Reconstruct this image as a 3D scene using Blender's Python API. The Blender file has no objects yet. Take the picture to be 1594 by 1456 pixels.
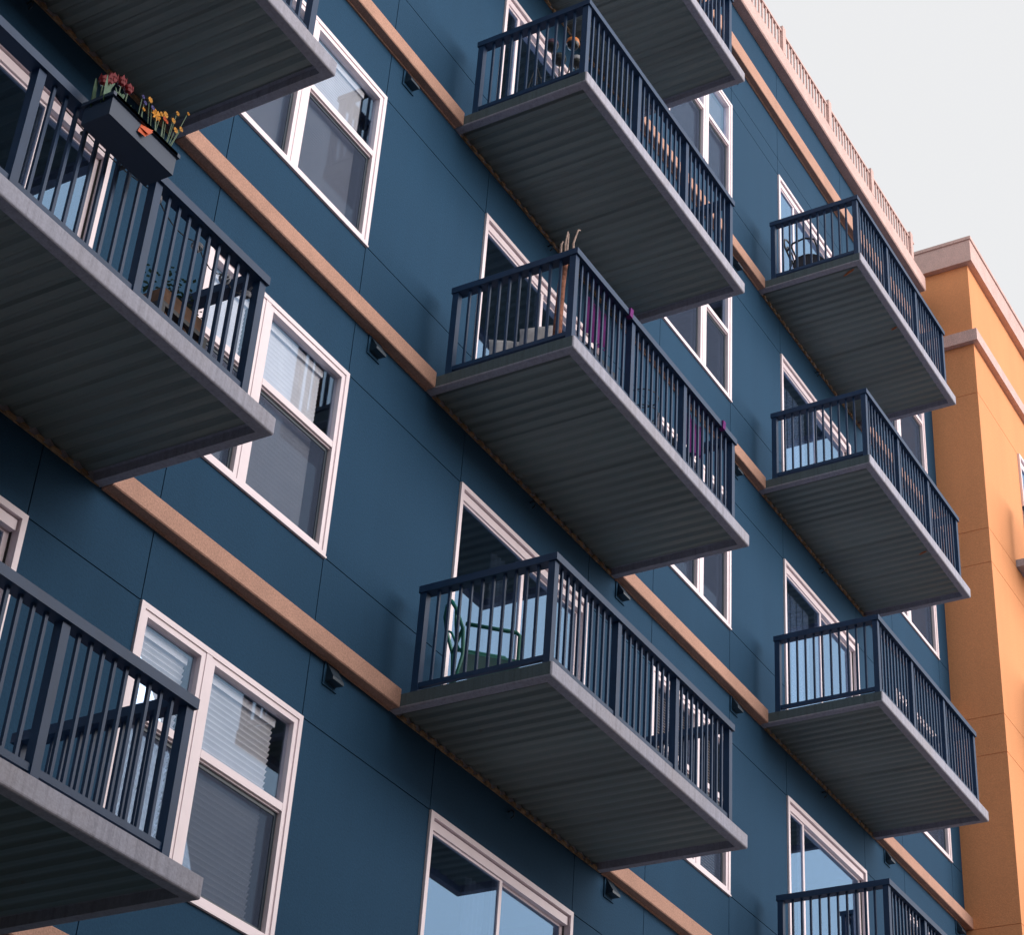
import bpy, bmesh, math, random
from mathutils import Vector, Matrix
random.seed(11)
scene = bpy.context.scene
col = scene.collection
H = 3.05                      # storey height
GROUND = 0.62

# ------------------------------------------------------------------ camera
cam_d = bpy.data.cameras.new('camera')
cam = bpy.data.objects.new('camera', cam_d)
col.objects.link(cam)
R = ((0.50463589, -0.86103498, 0.06293949),
     (0.50775628, 0.23704328, -0.82824757),
     (0.69823075, 0.44992137, 0.55681647))
M = Matrix.Identity(4)
for i in range(3):
    M[i][0] = R[0][i]
    M[i][1] = -R[1][i]
    M[i][2] = -R[2][i]
M[0][3], M[1][3], M[2][3] = -11.14343608, -8.12720731, 2.24269328
cam.matrix_world = M
cam_d.sensor_fit = 'HORIZONTAL'
cam_d.sensor_width = 36.0
cam_d.lens = 3106.3218 / 1594 * 36
cam_d.shift_x = -1.9155 / 1594
cam_d.shift_y = 1.8759 / 1594
cam_d.clip_start = 0.1
cam_d.clip_end = 2000
scene.camera = cam

# ------------------------------------------------------------------ sky, sun, exposure
SUN_DIR = Vector((0.34, -0.92, 0.19)).normalized()     # towards the light
SUN_EL = math.asin(SUN_DIR.z)
SUN_AZ = math.atan2(SUN_DIR.x, SUN_DIR.y)
world = bpy.data.worlds.new('World')
scene.world = world
world.use_nodes = True
wn = world.node_tree
wn.nodes.clear()
sky = wn.nodes.new('ShaderNodeTexSky')
sky.sky_type = 'NISHITA'
sky.sun_disc = False
sky.sun_elevation = SUN_EL
sky.sun_rotation = SUN_AZ
sky.air_density = 1.0
sky.dust_density = 1.5
sky.ozone_density = 1.5
veil = wn.nodes.new('ShaderNodeMix')
veil.data_type = 'RGBA'
veil.inputs[0].default_value = 0.84
veil.inputs[7].default_value = (9.05, 9.05, 9.1, 1)       # high white cloud veil over the blue
bg = wn.nodes.new('ShaderNodeBackground')
bg.inputs[1].default_value = 0.062
wo = wn.nodes.new('ShaderNodeOutputWorld')
wn.links.new(sky.outputs[0], veil.inputs[6])
wn.links.new(veil.outputs[2], bg.inputs[0])
wn.links.new(bg.outputs[0], wo.inputs[0])
sun_d = bpy.data.lights.new('sun', 'SUN')
sun_d.energy = 2.6
sun_d.angle = math.radians(58)
sun_d.color = (1.0, 0.93, 0.92)
sun = bpy.data.objects.new('sun', sun_d)
col.objects.link(sun)
sun.rotation_euler = SUN_DIR.to_track_quat('Z', 'Y').to_euler()
sun.location = (20, -20, 40)
scene.view_settings.view_transform = 'Standard'
scene.view_settings.look = 'None'
scene.view_settings.gamma = 1
scene.view_settings.exposure = 0.82
scene.cycles.max_bounces = 8
scene.cycles.transparent_max_bounces = 16

# ------------------------------------------------------------------ materials
def new_mat(name):
    m = bpy.data.materials.new(name)
    m.use_nodes = True
    nt = m.node_tree
    return m, nt, nt.nodes['Principled BSDF']

def noise(nt, scale, detail=4, rough=0.55, vec=None):
    n = nt.nodes.new('ShaderNodeTexNoise')
    n.inputs['Scale'].default_value = scale
    n.inputs['Detail'].default_value = detail
    n.inputs['Roughness'].default_value = rough
    if vec is not None:
        nt.links.new(vec, n.inputs['Vector'])
    return n

def world_vec(nt, scale=(1, 1, 1)):
    g = nt.nodes.new('ShaderNodeNewGeometry')
    mp = nt.nodes.new('ShaderNodeMapping')
    mp.inputs['Scale'].default_value = scale
    nt.links.new(g.outputs['Position'], mp.inputs['Vector'])
    return mp.outputs[0]

def ramp(nt, src, stops):
    r = nt.nodes.new('ShaderNodeValToRGB')
    while len(r.color_ramp.elements) < len(stops):
        r.color_ramp.elements.new(0.5)
    for e, (p, c) in zip(r.color_ramp.elements, stops):
        e.position = p
        e.color = (*c, 1)
    nt.links.new(src, r.inputs[0])
    return r.outputs[0]

def mix(nt, fac, a, b, mode='MIX'):
    n = nt.nodes.new('ShaderNodeMix')
    n.data_type = 'RGBA'
    n.blend_type = mode
    for sock, v in ((0, fac), (6, a), (7, b)):
        if isinstance(v, (int, float)):
            n.inputs[sock].default_value = v
        elif isinstance(v, tuple):
            n.inputs[sock].default_value = (*v, 1)
        else:
            nt.links.new(v, n.inputs[sock])
    return n.outputs[2]

def bump(nt, p, src, strength, dist):
    b = nt.nodes.new('ShaderNodeBump')
    b.inputs['Strength'].default_value = strength
    b.inputs['Distance'].default_value = dist
    nt.links.new(src, b.inputs['Height'])
    nt.links.new(b.outputs[0], p.inputs['Normal'])

def scaled(c, k):
    return tuple(min(1, v * k) for v in c)

def stucco(name, c, grain=0.5, mott=0.10):
    m, nt, p = new_mat(name)
    v = world_vec(nt)
    big = noise(nt, 0.55, 5, 0.6, v)
    streak = noise(nt, 1.0, 4, 0.6, world_vec(nt, (3.0, 3.0, 0.25)))
    fine = noise(nt, 55, 4, 0.7, v)
    c1 = ramp(nt, big.outputs[0], [(0.3, scaled(c, 1 - mott)), (0.7, scaled(c, 1 + mott))])
    c2 = mix(nt, 0.35, c1, ramp(nt, streak.outputs[0], [(0.35, scaled(c, 0.86)), (0.65, scaled(c, 1.1))]))
    c3 = mix(nt, 0.35, c2, ramp(nt, fine.outputs[0], [(0.3, scaled(c, 0.65)), (0.7, scaled(c, 1.35))]))
    nt.links.new(c3, p.inputs['Base Color'])
    p.inputs['Roughness'].default_value = 0.88
    p.inputs['Specular IOR Level'].default_value = 0.25
    bump(nt, p, fine.outputs[0], grain, 0.006)
    return m

def cast_stone(name, c):
    m, nt, p = new_mat(name)
    v = world_vec(nt)
    fine = noise(nt, 70, 3, 0.75, v)
    mid = noise(nt, 5, 5, 0.65, v)
    a = ramp(nt, fine.outputs[0], [(0.33, scaled(c, 0.5)), (0.5, c), (0.68, scaled(c, 1.5))])
    b = ramp(nt, mid.outputs[0], [(0.3, scaled(c, 0.75)), (0.7, scaled(c, 1.15))])
    nt.links.new(mix(nt, 0.5, a, b), p.inputs['Base Color'])
    p.inputs['Roughness'].default_value = 0.9
    bump(nt, p, fine.outputs[0], 0.5, 0.005)
    return m

def concrete(name, c, tan):
    m, nt, p = new_mat(name)
    drip = noise(nt, 1.0, 5, 0.7, world_vec(nt, (26, 26, 1.2)))
    big = noise(nt, 1.3, 4, 0.6, world_vec(nt))
    fine = noise(nt, 60, 3, 0.6, world_vec(nt))
    a = ramp(nt, drip.outputs[0], [(0.28, scaled(c, 0.62)), (0.5, c), (0.75, scaled(c, 1.25))])
    b = mix(nt, ramp(nt, big.outputs[0], [(0.42, (0, 0, 0)), (0.75, (0.55, 0.55, 0.55))]), a, tan)
    d = mix(nt, 0.3, b, ramp(nt, fine.outputs[0], [(0.3, scaled(c, 0.6)), (0.7, scaled(c, 1.3))]))
    nt.links.new(d, p.inputs['Base Color'])
    p.inputs['Roughness'].default_value = 0.85
    bump(nt, p, fine.outputs[0], 0.35, 0.006)
    return m

def deck_metal(name):
    m, nt, p = new_mat(name)
    c = (0.21, 0.265, 0.25)
    v = world_vec(nt)
    st = noise(nt, 1.0, 4, 0.6, world_vec(nt, (2.0, 0.35, 2.0)))
    sp = noise(nt, 9, 5, 0.7, v)
    rust = noise(nt, 2.3, 6, 0.72, v)
    a = ramp(nt, st.outputs[0], [(0.3, scaled(c, 0.75)), (0.7, scaled(c, 1.2))])
    b = mix(nt, 0.4, a, ramp(nt, sp.outputs[0], [(0.3, scaled(c, 0.7)), (0.7, (0.2, 0.19, 0.18))]))
    d = mix(nt, ramp(nt, rust.outputs[0], [(0.66, (0, 0, 0)), (0.74, (0.8, 0.8, 0.8))]), b, (0.17, 0.10, 0.065))
    nt.links.new(d, p.inputs['Base Color'])
    p.inputs['Metallic'].default_value = 0.25
    p.inputs['Roughness'].default_value = 0.5
    return m

def plain(name, c, rough=0.5, metal=0.0, spec=0.5, var=0.08, scale=6):
    m, nt, p = new_mat(name)
    n = noise(nt, scale, 4, 0.6, world_vec(nt))
    nt.links.new(ramp(nt, n.outputs[0], [(0.3, scaled(c, 1 - var)), (0.7, scaled(c, 1 + var))]), p.inputs['Base Color'])
    p.inputs['Roughness'].default_value = rough
    p.inputs['Metallic'].default_value = metal
    p.inputs['Specular IOR Level'].default_value = spec
    return m

def glass(name, tint, refl, see=(0.75, 0.8, 0.85), wav=0.02):
    m = bpy.data.materials.new(name)
    m.use_nodes = True
    nt = m.node_tree
    nt.nodes.clear()
    out = nt.nodes.new('ShaderNodeOutputMaterial')
    tr = nt.nodes.new('ShaderNodeBsdfTransparent')
    tr.inputs[0].default_value = (*see, 1)
    gl = nt.nodes.new('ShaderNodeBsdfGlossy')
    gl.inputs['Roughness'].default_value = 0.0
    gl.inputs['Color'].default_value = (*tint, 1)
    lw = nt.nodes.new('ShaderNodeLayerWeight')
    lw.inputs['Blend'].default_value = 0.5
    pw = nt.nodes.new('ShaderNodeMath')
    pw.operation = 'POWER'
    pw.inputs[1].default_value = 3.0
    nt.links.new(lw.outputs['Facing'], pw.inputs[0])
    mr = nt.nodes.new('ShaderNodeMapRange')
    mr.inputs['To Min'].default_value = refl
    mr.inputs['To Max'].default_value = min(1, refl + 0.6)
    nt.links.new(pw.outputs[0], mr.inputs['Value'])
    ms = nt.nodes.new('ShaderNodeMixShader')
    nt.links.new(mr.outputs[0], ms.inputs[0])
    nt.links.new(tr.outputs[0], ms.inputs[1])
    nt.links.new(gl.outputs[0], ms.inputs[2])
    nt.links.new(ms.outputs[0], out.inputs[0])
    return m

def mesh_screen(name):
    m = bpy.data.materials.new(name)
    m.use_nodes = True
    nt = m.node_tree
    nt.nodes.clear()
    out = nt.nodes.new('ShaderNodeOutputMaterial')
    tr = nt.nodes.new('ShaderNodeBsdfTransparent')
    tr.inputs[0].default_value = (0.9, 0.9, 0.9, 1)
    df = nt.nodes.new('ShaderNodeBsdfDiffuse')
    df.inputs[0].default_value = (0.10, 0.13, 0.20, 1)
    ms = nt.nodes.new('ShaderNodeMixShader')
    ms.inputs[0].default_value = 0.26
    nt.links.new(tr.outputs[0], ms.inputs[1])
    nt.links.new(df.outputs[0], ms.inputs[2])
    nt.links.new(ms.outputs[0], out.inputs[0])
    return m

MAT = dict(
    blue=stucco('blue_stucco', (0.0132, 0.056, 0.112)),
    orange=stucco('orange_stucco', (0.78, 0.335, 0.15), 0.7, 0.07),
    band=cast_stone('tan_cast_stone', (0.50, 0.285, 0.21)),
    pale=cast_stone('pale_pink_stone', (0.66, 0.46, 0.42)),
    concrete=concrete('slab_concrete', (0.37, 0.375, 0.45), (0.37, 0.32, 0.30)),
    slab_end_dark=concrete('dark_slab_end', (0.075, 0.11, 0.125), (0.09, 0.10, 0.10)),  # darker teal tone, used on the left end faces only
    deck=deck_metal('galvanised_deck'),
    rust=plain('rusty_angle', (0.33, 0.22, 0.13), 0.8, 0, 0.3, 0.5, 14),
    rust_stain=plain('orange_rust', (0.42, 0.13, 0.045), 0.9, 0, 0.2, 0.5, 40),
    frame=plain('white_vinyl', (0.90, 0.78, 0.81), 0.45, 0, 0.5, 0.03),
    rail=plain('dark_blue_black_paint', (0.0145, 0.044, 0.105), 0.45, 0, 0.3, 0.12),
    hood=plain('dark_vent_paint', (0.018, 0.036, 0.055), 0.45),
    glass=glass('window_glass', (0.50, 0.72, 1.0), 0.11, (0.97, 0.975, 0.98)),
    door_glass=glass('door_glass', (0.48, 0.72, 1.0), 0.36),
    screen=mesh_screen('insect_screen'),
    slat=plain('white_blind', (0.92, 0.91, 0.94), 0.5),
    slat_tan=plain('tan_blind', (0.62, 0.50, 0.44), 0.5),
    room=plain('room_plaster', (0.30, 0.29, 0.26), 0.9),
    curtain=plain('grey_curtain', (0.42, 0.43, 0.46), 0.9),
    dark=plain('dark_gap', (0.02, 0.02, 0.02), 0.9),
    asphalt=plain('asphalt', (0.06, 0.059, 0.058), 0.9, 0, 0.3, 0.2, 3),
    paving=plain('concrete_paving', (0.22, 0.21, 0.20), 0.9, 0, 0.3, 0.15, 2),
    brick=plain('brown_brick', (0.24, 0.13, 0.085), 0.9, 0, 0.3, 0.15, 2),
    slate=plain('dark_slate', (0.03, 0.04, 0.05), 0.7, 0, 0.3, 0.15, 2),
    roofing=plain('roof_membrane', (0.3, 0.29, 0.28), 0.9),
    green_metal=plain('green_enamel', (0.010, 0.16, 0.12), 0.4),
    black_metal=plain('black_wrought_iron', (0.018, 0.02, 0.024), 0.5),
    plastic_blue=plain('slate_blue_plastic', (0.020, 0.042, 0.085), 0.5),
    red=plain('red_petal', (0.20, 0.004, 0.010), 0.5),
    orange_p=plain('orange_petal', (0.72, 0.12, 0.03), 0.5),
    yellow=plain('yellow_petal', (0.75, 0.33, 0.02), 0.5),
    violet=plain('violet_petal', (0.10, 0.09, 0.30), 0.5),
    leaf=plain('leaf_green', (0.06, 0.13, 0.07), 0.55, 0, 0.4, 0.3, 30),
    stem=plain('stem_green', (0.10, 0.16, 0.09), 0.6),
    purple=plain('purple_cloth', (0.17, 0.03, 0.18), 0.85, 0, 0.2, 0.15, 12),
    bark=plain('reddish_bark', (0.34, 0.15, 0.10), 0.9, 0, 0.2, 0.45, 28),
    twig=plain('pale_twig', (0.36, 0.27, 0.23), 0.9, 0, 0.2, 0.3, 40),
    pillow=plain('off_white_cushion', (0.62, 0.60, 0.60), 0.9, 0, 0.2, 0.12, 14),
    wood=plain('worn_wood', (0.17, 0.095, 0.062), 0.8, 0, 0.3, 0.3, 18),
    pot_purple=plain('purple_glaze', (0.09, 0.03, 0.06), 0.35),
    pot_orange=plain('orange_glaze', (0.65, 0.20, 0.04), 0.35),
    pot_dark=plain('dark_glaze', (0.025, 0.03, 0.03), 0.35),
    pot_pale=plain('pale_glaze', (0.45, 0.46, 0.48), 0.35),
    globe=plain('grey_wicker', (0.30, 0.31, 0.34), 0.6),
    cable=plain('black_cable', (0.012, 0.012, 0.014), 0.6),
)

# ------------------------------------------------------------------ mesh helpers
W = {}                                   # world position of each unrotated object

class MB:
    def __init__(s):
        s.v, s.f = [], []
    def box(s, x0, x1, y0, y1, z0, z1):
        n = len(s.v)
        s.v += [(x0, y0, z0), (x1, y0, z0), (x1, y1, z0), (x0, y1, z0),
                (x0, y0, z1), (x1, y0, z1), (x1, y1, z1), (x0, y1, z1)]
        s.f += [(n, n+3, n+2, n+1), (n+4, n+5, n+6, n+7), (n, n+1, n+5, n+4),
                (n+1, n+2, n+6, n+5), (n+2, n+3, n+7, n+6), (n+3, n, n+4, n+7)]
        return s
    def extrude(s, prof, a, b, axis):
        """closed profile of 2D points swept along one axis ('x': points are (y,z); 'y': points are (x,z))"""
        n = len(s.v)
        k = len(prof)
        for t in (a, b):
            for (p, q) in prof:
                s.v.append((t, p, q) if axis == 'x' else (p, t, q))
        for i in range(k):
            j = (i + 1) % k
            s.f.append((n+i, n+j, n+k+j, n+k+i))
        s.f.append(tuple(n+i for i in range(k-1, -1, -1)))
        s.f.append(tuple(n+k+i for i in range(k)))
        return s
    def ring(s, x0, x1, z0, z1, w, y0, y1, wb=None, wt=None):
        wb = w if wb is None else wb
        wt = w if wt is None else wt
        s.box(x0, x0+w, y0, y1, z0, z1)
        s.box(x1-w, x1, y0, y1, z0, z1)
        if wb: s.box(x0+w, x1-w, y0, y1, z0, z0+wb)
        s.box(x0+w, x1-w, y0, y1, z1-wt, z1)
        return s
    def tube(s, pts, r, n=6, closed=False, r2=None):
        pts = [Vector(p) for p in pts]
        m = len(pts)
        base = len(s.v)
        up = Vector((0.13, 0.21, 0.97))
        for i, p in enumerate(pts):
            if closed:
                t = (pts[(i+1) % m] - pts[i-1])
            else:
                t = pts[min(i+1, m-1)] - pts[max(i-1, 0)]
            t.normalize()
            a = t.cross(up)
            if a.length < 0.05:
                a = t.cross(Vector((1, 0.1, 0)))
            a.normalize()
            b = t.cross(a)
            rr = r if r2 is None else r + (r2 - r) * i / (m - 1)
            for k in range(n):
                an = 2 * math.pi * k / n
                s.v.append(tuple(p + a * math.cos(an) * rr + b * math.sin(an) * rr))
        segs = m if closed else m - 1
        for i in range(segs):
            for k in range(n):
                i2 = (i + 1) % m
                s.f.append((base+i*n+k, base+i*n+(k+1) % n, base+i2*n+(k+1) % n, base+i2*n+k))
        if not closed:
            s.f.append(tuple(base+k for k in range(n-1, -1, -1)))
            s.f.append(tuple(base+(m-1)*n+k for k in range(n)))
        return s
    def lathe(s, prof, c, n=14, cap=True):
        base = len(s.v)
        for (r, z) in prof:
            for k in range(n):
                an = 2 * math.pi * k / n
                s.v.append((c[0]+r*math.cos(an), c[1]+r*math.sin(an), c[2]+z))
        for i in range(len(prof)-1):
            for k in range(n):
                s.f.append((base+i*n+k, base+i*n+(k+1) % n, base+(i+1)*n+(k+1) % n, base+(i+1)*n+k))
        if cap:
            s.f.append(tuple(base+k for k in range(n-1, -1, -1)))
            m = len(prof)-1
            s.f.append(tuple(base+m*n+k for k in range(n)))
        return s
    def poly(s, pts):
        n = len(s.v)
        s.v += [tuple(p) for p in pts]
        s.f.append(tuple(range(n, n+len(pts))))
        return s
    def mesh(s, name, mat, origin=(0, 0, 0), smooth=False):
        me = bpy.data.meshes.new(name)
        ox, oy, oz = origin
        me.from_pydata([(x-ox, y-oy, z-oz) for x, y, z in s.v], [], s.f)
        me.materials.append(mat)
        if smooth:
            me.polygons.foreach_set('use_smooth', [True] * len(me.polygons))
        me.update()
        return me
    def origin(s):
        xs, ys, zs = zip(*s.v)
        return ((min(xs)+max(xs))/2, (min(ys)+max(ys))/2, min(zs))
    def build(s, name, mat, parent=None, local=False, smooth=False):
        o = (0, 0, 0) if local else s.origin()
        ob = bpy.data.objects.new(name, s.mesh(name, MAT[mat], o, smooth))
        return link(ob, parent, o, local)

def link(ob, parent, pos, local=False):
    col.objects.link(ob)
    if parent is not None:
        ob.parent = parent
        pw = W.get(parent, Vector((0, 0, 0)))
        ob.location = Vector(pos) if local else Vector(pos) - pw
    else:
        ob.location = pos
    W[ob] = Vector(pos)
    return ob

def inst(src, parent, pos):
    return link(src.copy(), parent, pos)

def shared(name, me, parent, pos):
    return link(bpy.data.objects.new(name, me), parent, pos)

def tag(ob, label=None, cat=None, group=None, kind=None):
    if label: ob['label'] = label
    if cat: ob['category'] = cat
    if group: ob['group'] = group
    if kind: ob['kind'] = kind
    return ob

def root(name, pos, label, cat, group=None, rz=0.0):
    e = bpy.data.objects.new(name, None)
    e.empty_display_size = 0.3
    col.objects.link(e)
    e.location = pos
    e.rotation_euler = (0, 0, rz)
    W[e] = Vector(pos)
    return tag(e, label, cat, group)

# ------------------------------------------------------------------ ground
tag(MB().box(-400, 400, -400, 400, GROUND-0.4, GROUND-0.12).build('ground', 'asphalt'), kind='structure')
tag(MB().box(-60, 60, -7.5, 0.0, GROUND-0.12, GROUND).build('pavement', 'paving'), kind='structure')

# ------------------------------------------------------------------ blue building
B = root('blue_apartment_building', (5.0, 0.0, GROUND),
         'dark blue stucco apartment block with three stacks of balconies and tan floor bands', 'building')
HEAD, SILL = 2.51, 0.80
XE = 13.30
DOORS = [(-6.25, -3.97), (0.65, 2.92), (7.50, 9.77)]
WINS = [(-2.87, -1.06, -2.14), (4.23, 6.035, 5.29), (11.07, 12.87, 11.75)]
COLS = [-12.0] + [v for t in zip(DOORS, WINS) for pair in (t[0], t[1][:2]) for v in pair] + [XE]
JG, PT, JD = 0.0045, 0.10, 0.009

def wall_panel(x0, x1, z0, z1):
    if x1 - x0 < 0.05 or z1 - z0 < 0.03:
        return
    m = MB()
    m.box(x0, x1, JD, PT, z0, z1)
    m.box(x0+JG, x1-JG, 0.0, JD, z0+JG, z1-JG)
    m.build('wall_panel', 'blue', B)

ROOF = 22.78
is_open = []
for i in range(len(COLS)-1):
    mid = (COLS[i]+COLS[i+1])/2
    kind = 'd' if any(a < mid < b for a, b in DOORS) else ('w' if any(w[0] < mid < w[1] for w in WINS) else 'p')
    is_open.append(kind)
FLOORS = [2, 3, 4, 5, 6]
for i, kind in enumerate(is_open):
    x0, x1 = COLS[i], COLS[i+1]
    wall_panel(x0, x1, GROUND, 2*H - 0.55)
    for k in FLOORS:
        zlow = 2*H - 0.55 if k == 2 else (k-1)*H + HEAD
        if kind == 'd':
            wall_panel(x0, x1, zlow, k*H + 0.13)
        else:
            wall_panel(x0, x1, zlow, k*H + SILL)
            if kind == 'p':
                wall_panel(x0, x1, k*H + SILL, k*H + HEAD)
    if kind == 'd':
        wall_panel(x0, x1, 6*H + HEAD, 6*H + HEAD + 0.30)
        wall_panel(x0, x1, 6*H + HEAD + 0.30, ROOF)
    else:
        wall_panel(x0, x1, 6*H + HEAD, 6*H + HEAD + 0.30)
        wall_panel(x0, x1, 6*H + HEAD + 0.30, ROOF)
sh = MB()
sh.box(-12, -11.8, PT, 12, GROUND, ROOF).box(XE-0.2, XE, 3.0, 12, GROUND, ROOF)
sh.box(-11.8, XE-0.2, 11.8, 12, GROUND, ROOF).box(-11.8, XE-0.2, PT, 11.8, ROOF-0.3, ROOF)
sh.build('body_wall', 'blue', B)

# floor bands, butted against the balcony slabs
BALC = {}          # (column, floor) -> (x0, x1, depth)
BALC.update({('A', 4): (-6.87, -3.424, 1.437), ('A', 3): (-6.87, -3.42, 1.39), ('A', 2): (-6.87, -3.49, 1.455),
             ('B', 7): (0, 3.42, 1.41), ('B', 6): (0.0, 3.444, 1.395), ('B', 5): (0.012, 3.403, 1.407), ('B', 4): (0.004, 3.426, 1.438),
             ('B', 3): (-0.02, 3.391, 1.429), ('C', 6): (6.835, 10.205, 1.378), ('C', 5): (6.80, 10.146, 1.399),
             ('C', 4): (6.81, 10.144, 1.416), ('C', 3): (6.81, 10.15, 1.41)})
del BALC[('B', 7)]
def band_piece(x0, x1, z0, z1, d=0.10):
    c = 0.008
    MB().extrude([(-0.001, z0-0.010), (-0.016, z0-0.010), (-0.018, z0), (-d+c, z0), (-d, z0+c), (-d, z1-c), (-d+c, z1), (-0.001, z1+0.012)], x0, x1, 'x').build('floor_band', 'band', B)
for k in FLOORS:
    cuts = sorted([v[:2] for (c, kk), v in BALC.items() if kk == k])
    x = -12.0
    for a, b in cuts:
        if a - x > 0.02:
            band_piece(x, a-0.006, k*H+0.005, k*H+0.168)
        x = b + 0.006
    band_piece(x, XE, k*H+0.005, k*H+0.168)
band_piece(-12.0, XE, 21.71, 21.965, 0.10)

# roof coping and railing
cop = MB().extrude([(0.30, 22.74), (-0.13, 22.74), (-0.145, 22.755), (-0.145, 23.01), (-0.13, 23.03), (0.30, 23.04)], -12.0, 12.97, 'x')
cop.build('roof_coping', 'pale', B)
rr = MB().box(-12.0, 12.6, -0.125, -0.085, 23.43, 23.465).build('roof_railing', 'pale', B)
pk = MB().box(-0.017, 0.017, -0.010, 0.010, 0, 0.42).mesh('picket', MAT['pale'])
pp = MB().box(-0.05, 0.05, -0.04, 0.04, 0, 0.52).mesh('post', MAT['pale'])
posts_x = [12.44 - 1.655*i for i in range(14)]
for i, px in enumerate(posts_x):
    if px > 3.5:
        shared('post', pp, rr, (px, -0.105, 23.02))
        for j in range(1, 15):
            x = px - j*1.655/15
            if x > 4.6:
                shared('picket', pk, rr, (x, -0.105, 23.02))

# windows --------------------------------------------------------
def slat_mesh(w, chord, tilt):
    c, s_ = math.cos(tilt)*chord/2, -math.sin(tilt)*chord/2
    t = 0.0018
    m = MB()
    m.extrude([(-c, -s_-t), (0, 0.003-t), (c, s_-t), (c, s_+t), (0, 0.003+t), (-c, -s_+t)], -w/2, w/2, 'x')
    return m.mesh('blind_slat', MAT['slat'])

def room(x0, x1, z0, z1, parent, depth=2.2):
    m = MB()
    a, b, c, d = x0-0.35, x1+0.35, z0-0.02, z1+0.10
    y0, y1 = PT+0.002, depth
    m.box(a-0.05, a, y0, y1, c, d).box(b, b+0.05, y0, y1, c, d)
    m.box(a, b, y1, y1+0.05, c, d)
    m.box(a, b, y0, y1, c-0.05, c).box(a, b, y0, y1, d, d+0.05)
    m.build('room', 'room', parent)

def window(xa, xb, k, mc, blind=None, seed=0):
    z0, z1 = k*H+SILL, k*H+HEAD
    zm = k*H + 1.755
    m = MB()
    m.ring(xa, xb, z0, z1, 0.042, -0.018, 0.05, wb=0.028)
    units = [(xa+0.042, mc-0.03), (mc+0.03, xb-0.042)]
    m.box(mc-0.03, mc+0.03, -0.014, 0.05, z0+0.028, z1-0.042)
    for (a, b) in units:
        m.ring(a, b, z0+0.028, z1-0.042, 0.044, -0.008, 0.06, wb=0.030)
        m.box(a+0.047, b-0.047, -0.008, 0.055, zm-0.012, zm+0.046)
        m.box(a+0.047, b-0.047, 0.012, 0.055, zm-0.026, zm-0.012)
    w = m.build('window', 'frame', B)
    MB().box(xa-0.006, xb+0.006, -0.024, -0.001, z0-0.018, z0-0.001).build('sill', 'frame', w)
    for (a, b) in units:
        a2, b2 = a+0.047, b-0.047
        MB().box(a2, b2, 0.030, 0.034, zm+0.046, z1-0.092).build('pane', 'glass', w)
        MB().box(a2, b2, 0.056, 0.060, z0+0.062, zm-0.026).build('pane', 'glass', w)
        MB().ring(a2, b2, z0+0.062, zm-0.026, 0.028, 0.030, 0.042).build('screen_frame', 'hood', w)
        MB().box(a2+0.028, b2-0.028, 0.035, 0.037, z0+0.09, zm-0.054).build('screen', 'screen', w)
    room(xa, xb, z0, z1, w)
    if blind:
        for ui, (a, b) in enumerate(units):
            if ui not in blind['units']:
                continue
            a2, b2 = a+0.05, b-0.05-blind.get('gap', 0.0)*(1 if ui == 1 else 0.3)
            MB().box(a2, b2, 0.075, 0.125, z1-0.16, z1-0.10).build('blind_headrail', 'slat', w)
            me = slat_mesh(b2-a2-0.01, blind['chord'], blind['tilt'])
            z = z1 - 0.175
            while z > z0+0.05:
                shared('blind_slat', me, w, ((a2+b2)/2, 0.10, z))
                z -= blind['pitch']
    return w

def joined_blind(w, a, b, z0, z1, pitch, mat, tilt=1.0):
    m = MB()
    z = z1
    c, s_ = math.cos(tilt)*0.014, math.sin(tilt)*0.014
    while z > z0:
        m.extrude([(0.10-c, z-s_), (0.10+c, z+s_), (0.10+c, z+s_+0.002), (0.10-c, z-s_+0.002)], a, b, 'x')
        z -= pitch
    m.build('blind', mat, w)['kind'] = 'stuff'

wA, wB, wC = WINS
window(*wA[:2], 4, wA[2], dict(units=(0, 1), chord=0.028, tilt=0.95, pitch=0.0285, gap=0.12))
window(*wA[:2], 3, wA[2], dict(units=(0, 1), chord=0.036, tilt=1.30, pitch=0.040, gap=0.13))
window(*wA[:2], 2, wA[2], dict(units=(0, 1), chord=0.046, tilt=1.0, pitch=0.043, gap=0.10))
for k in (6, 5, 4, 3, 2):
    w = window(*wB[:2], k, wB[2])
    if k in (6, 3):
        for a, b in ((wB[0]+0.1, wB[2]-0.09), (wB[2]+0.09, wB[1]-0.11)):
            joined_blind(w, a, b, k*H+SILL+0.1, k*H+HEAD-0.12, 0.03, 'slat' if k == 6 else 'slat_tan')
    w = window(*wC[:2], k, wC[2])
    if k == 5:
        joined_blind(w, wC[2]+0.09, wC[1]-0.11, k*H+SILL+0.1, k*H+HEAD-0.12, 0.03, 'slat_tan')

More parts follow.
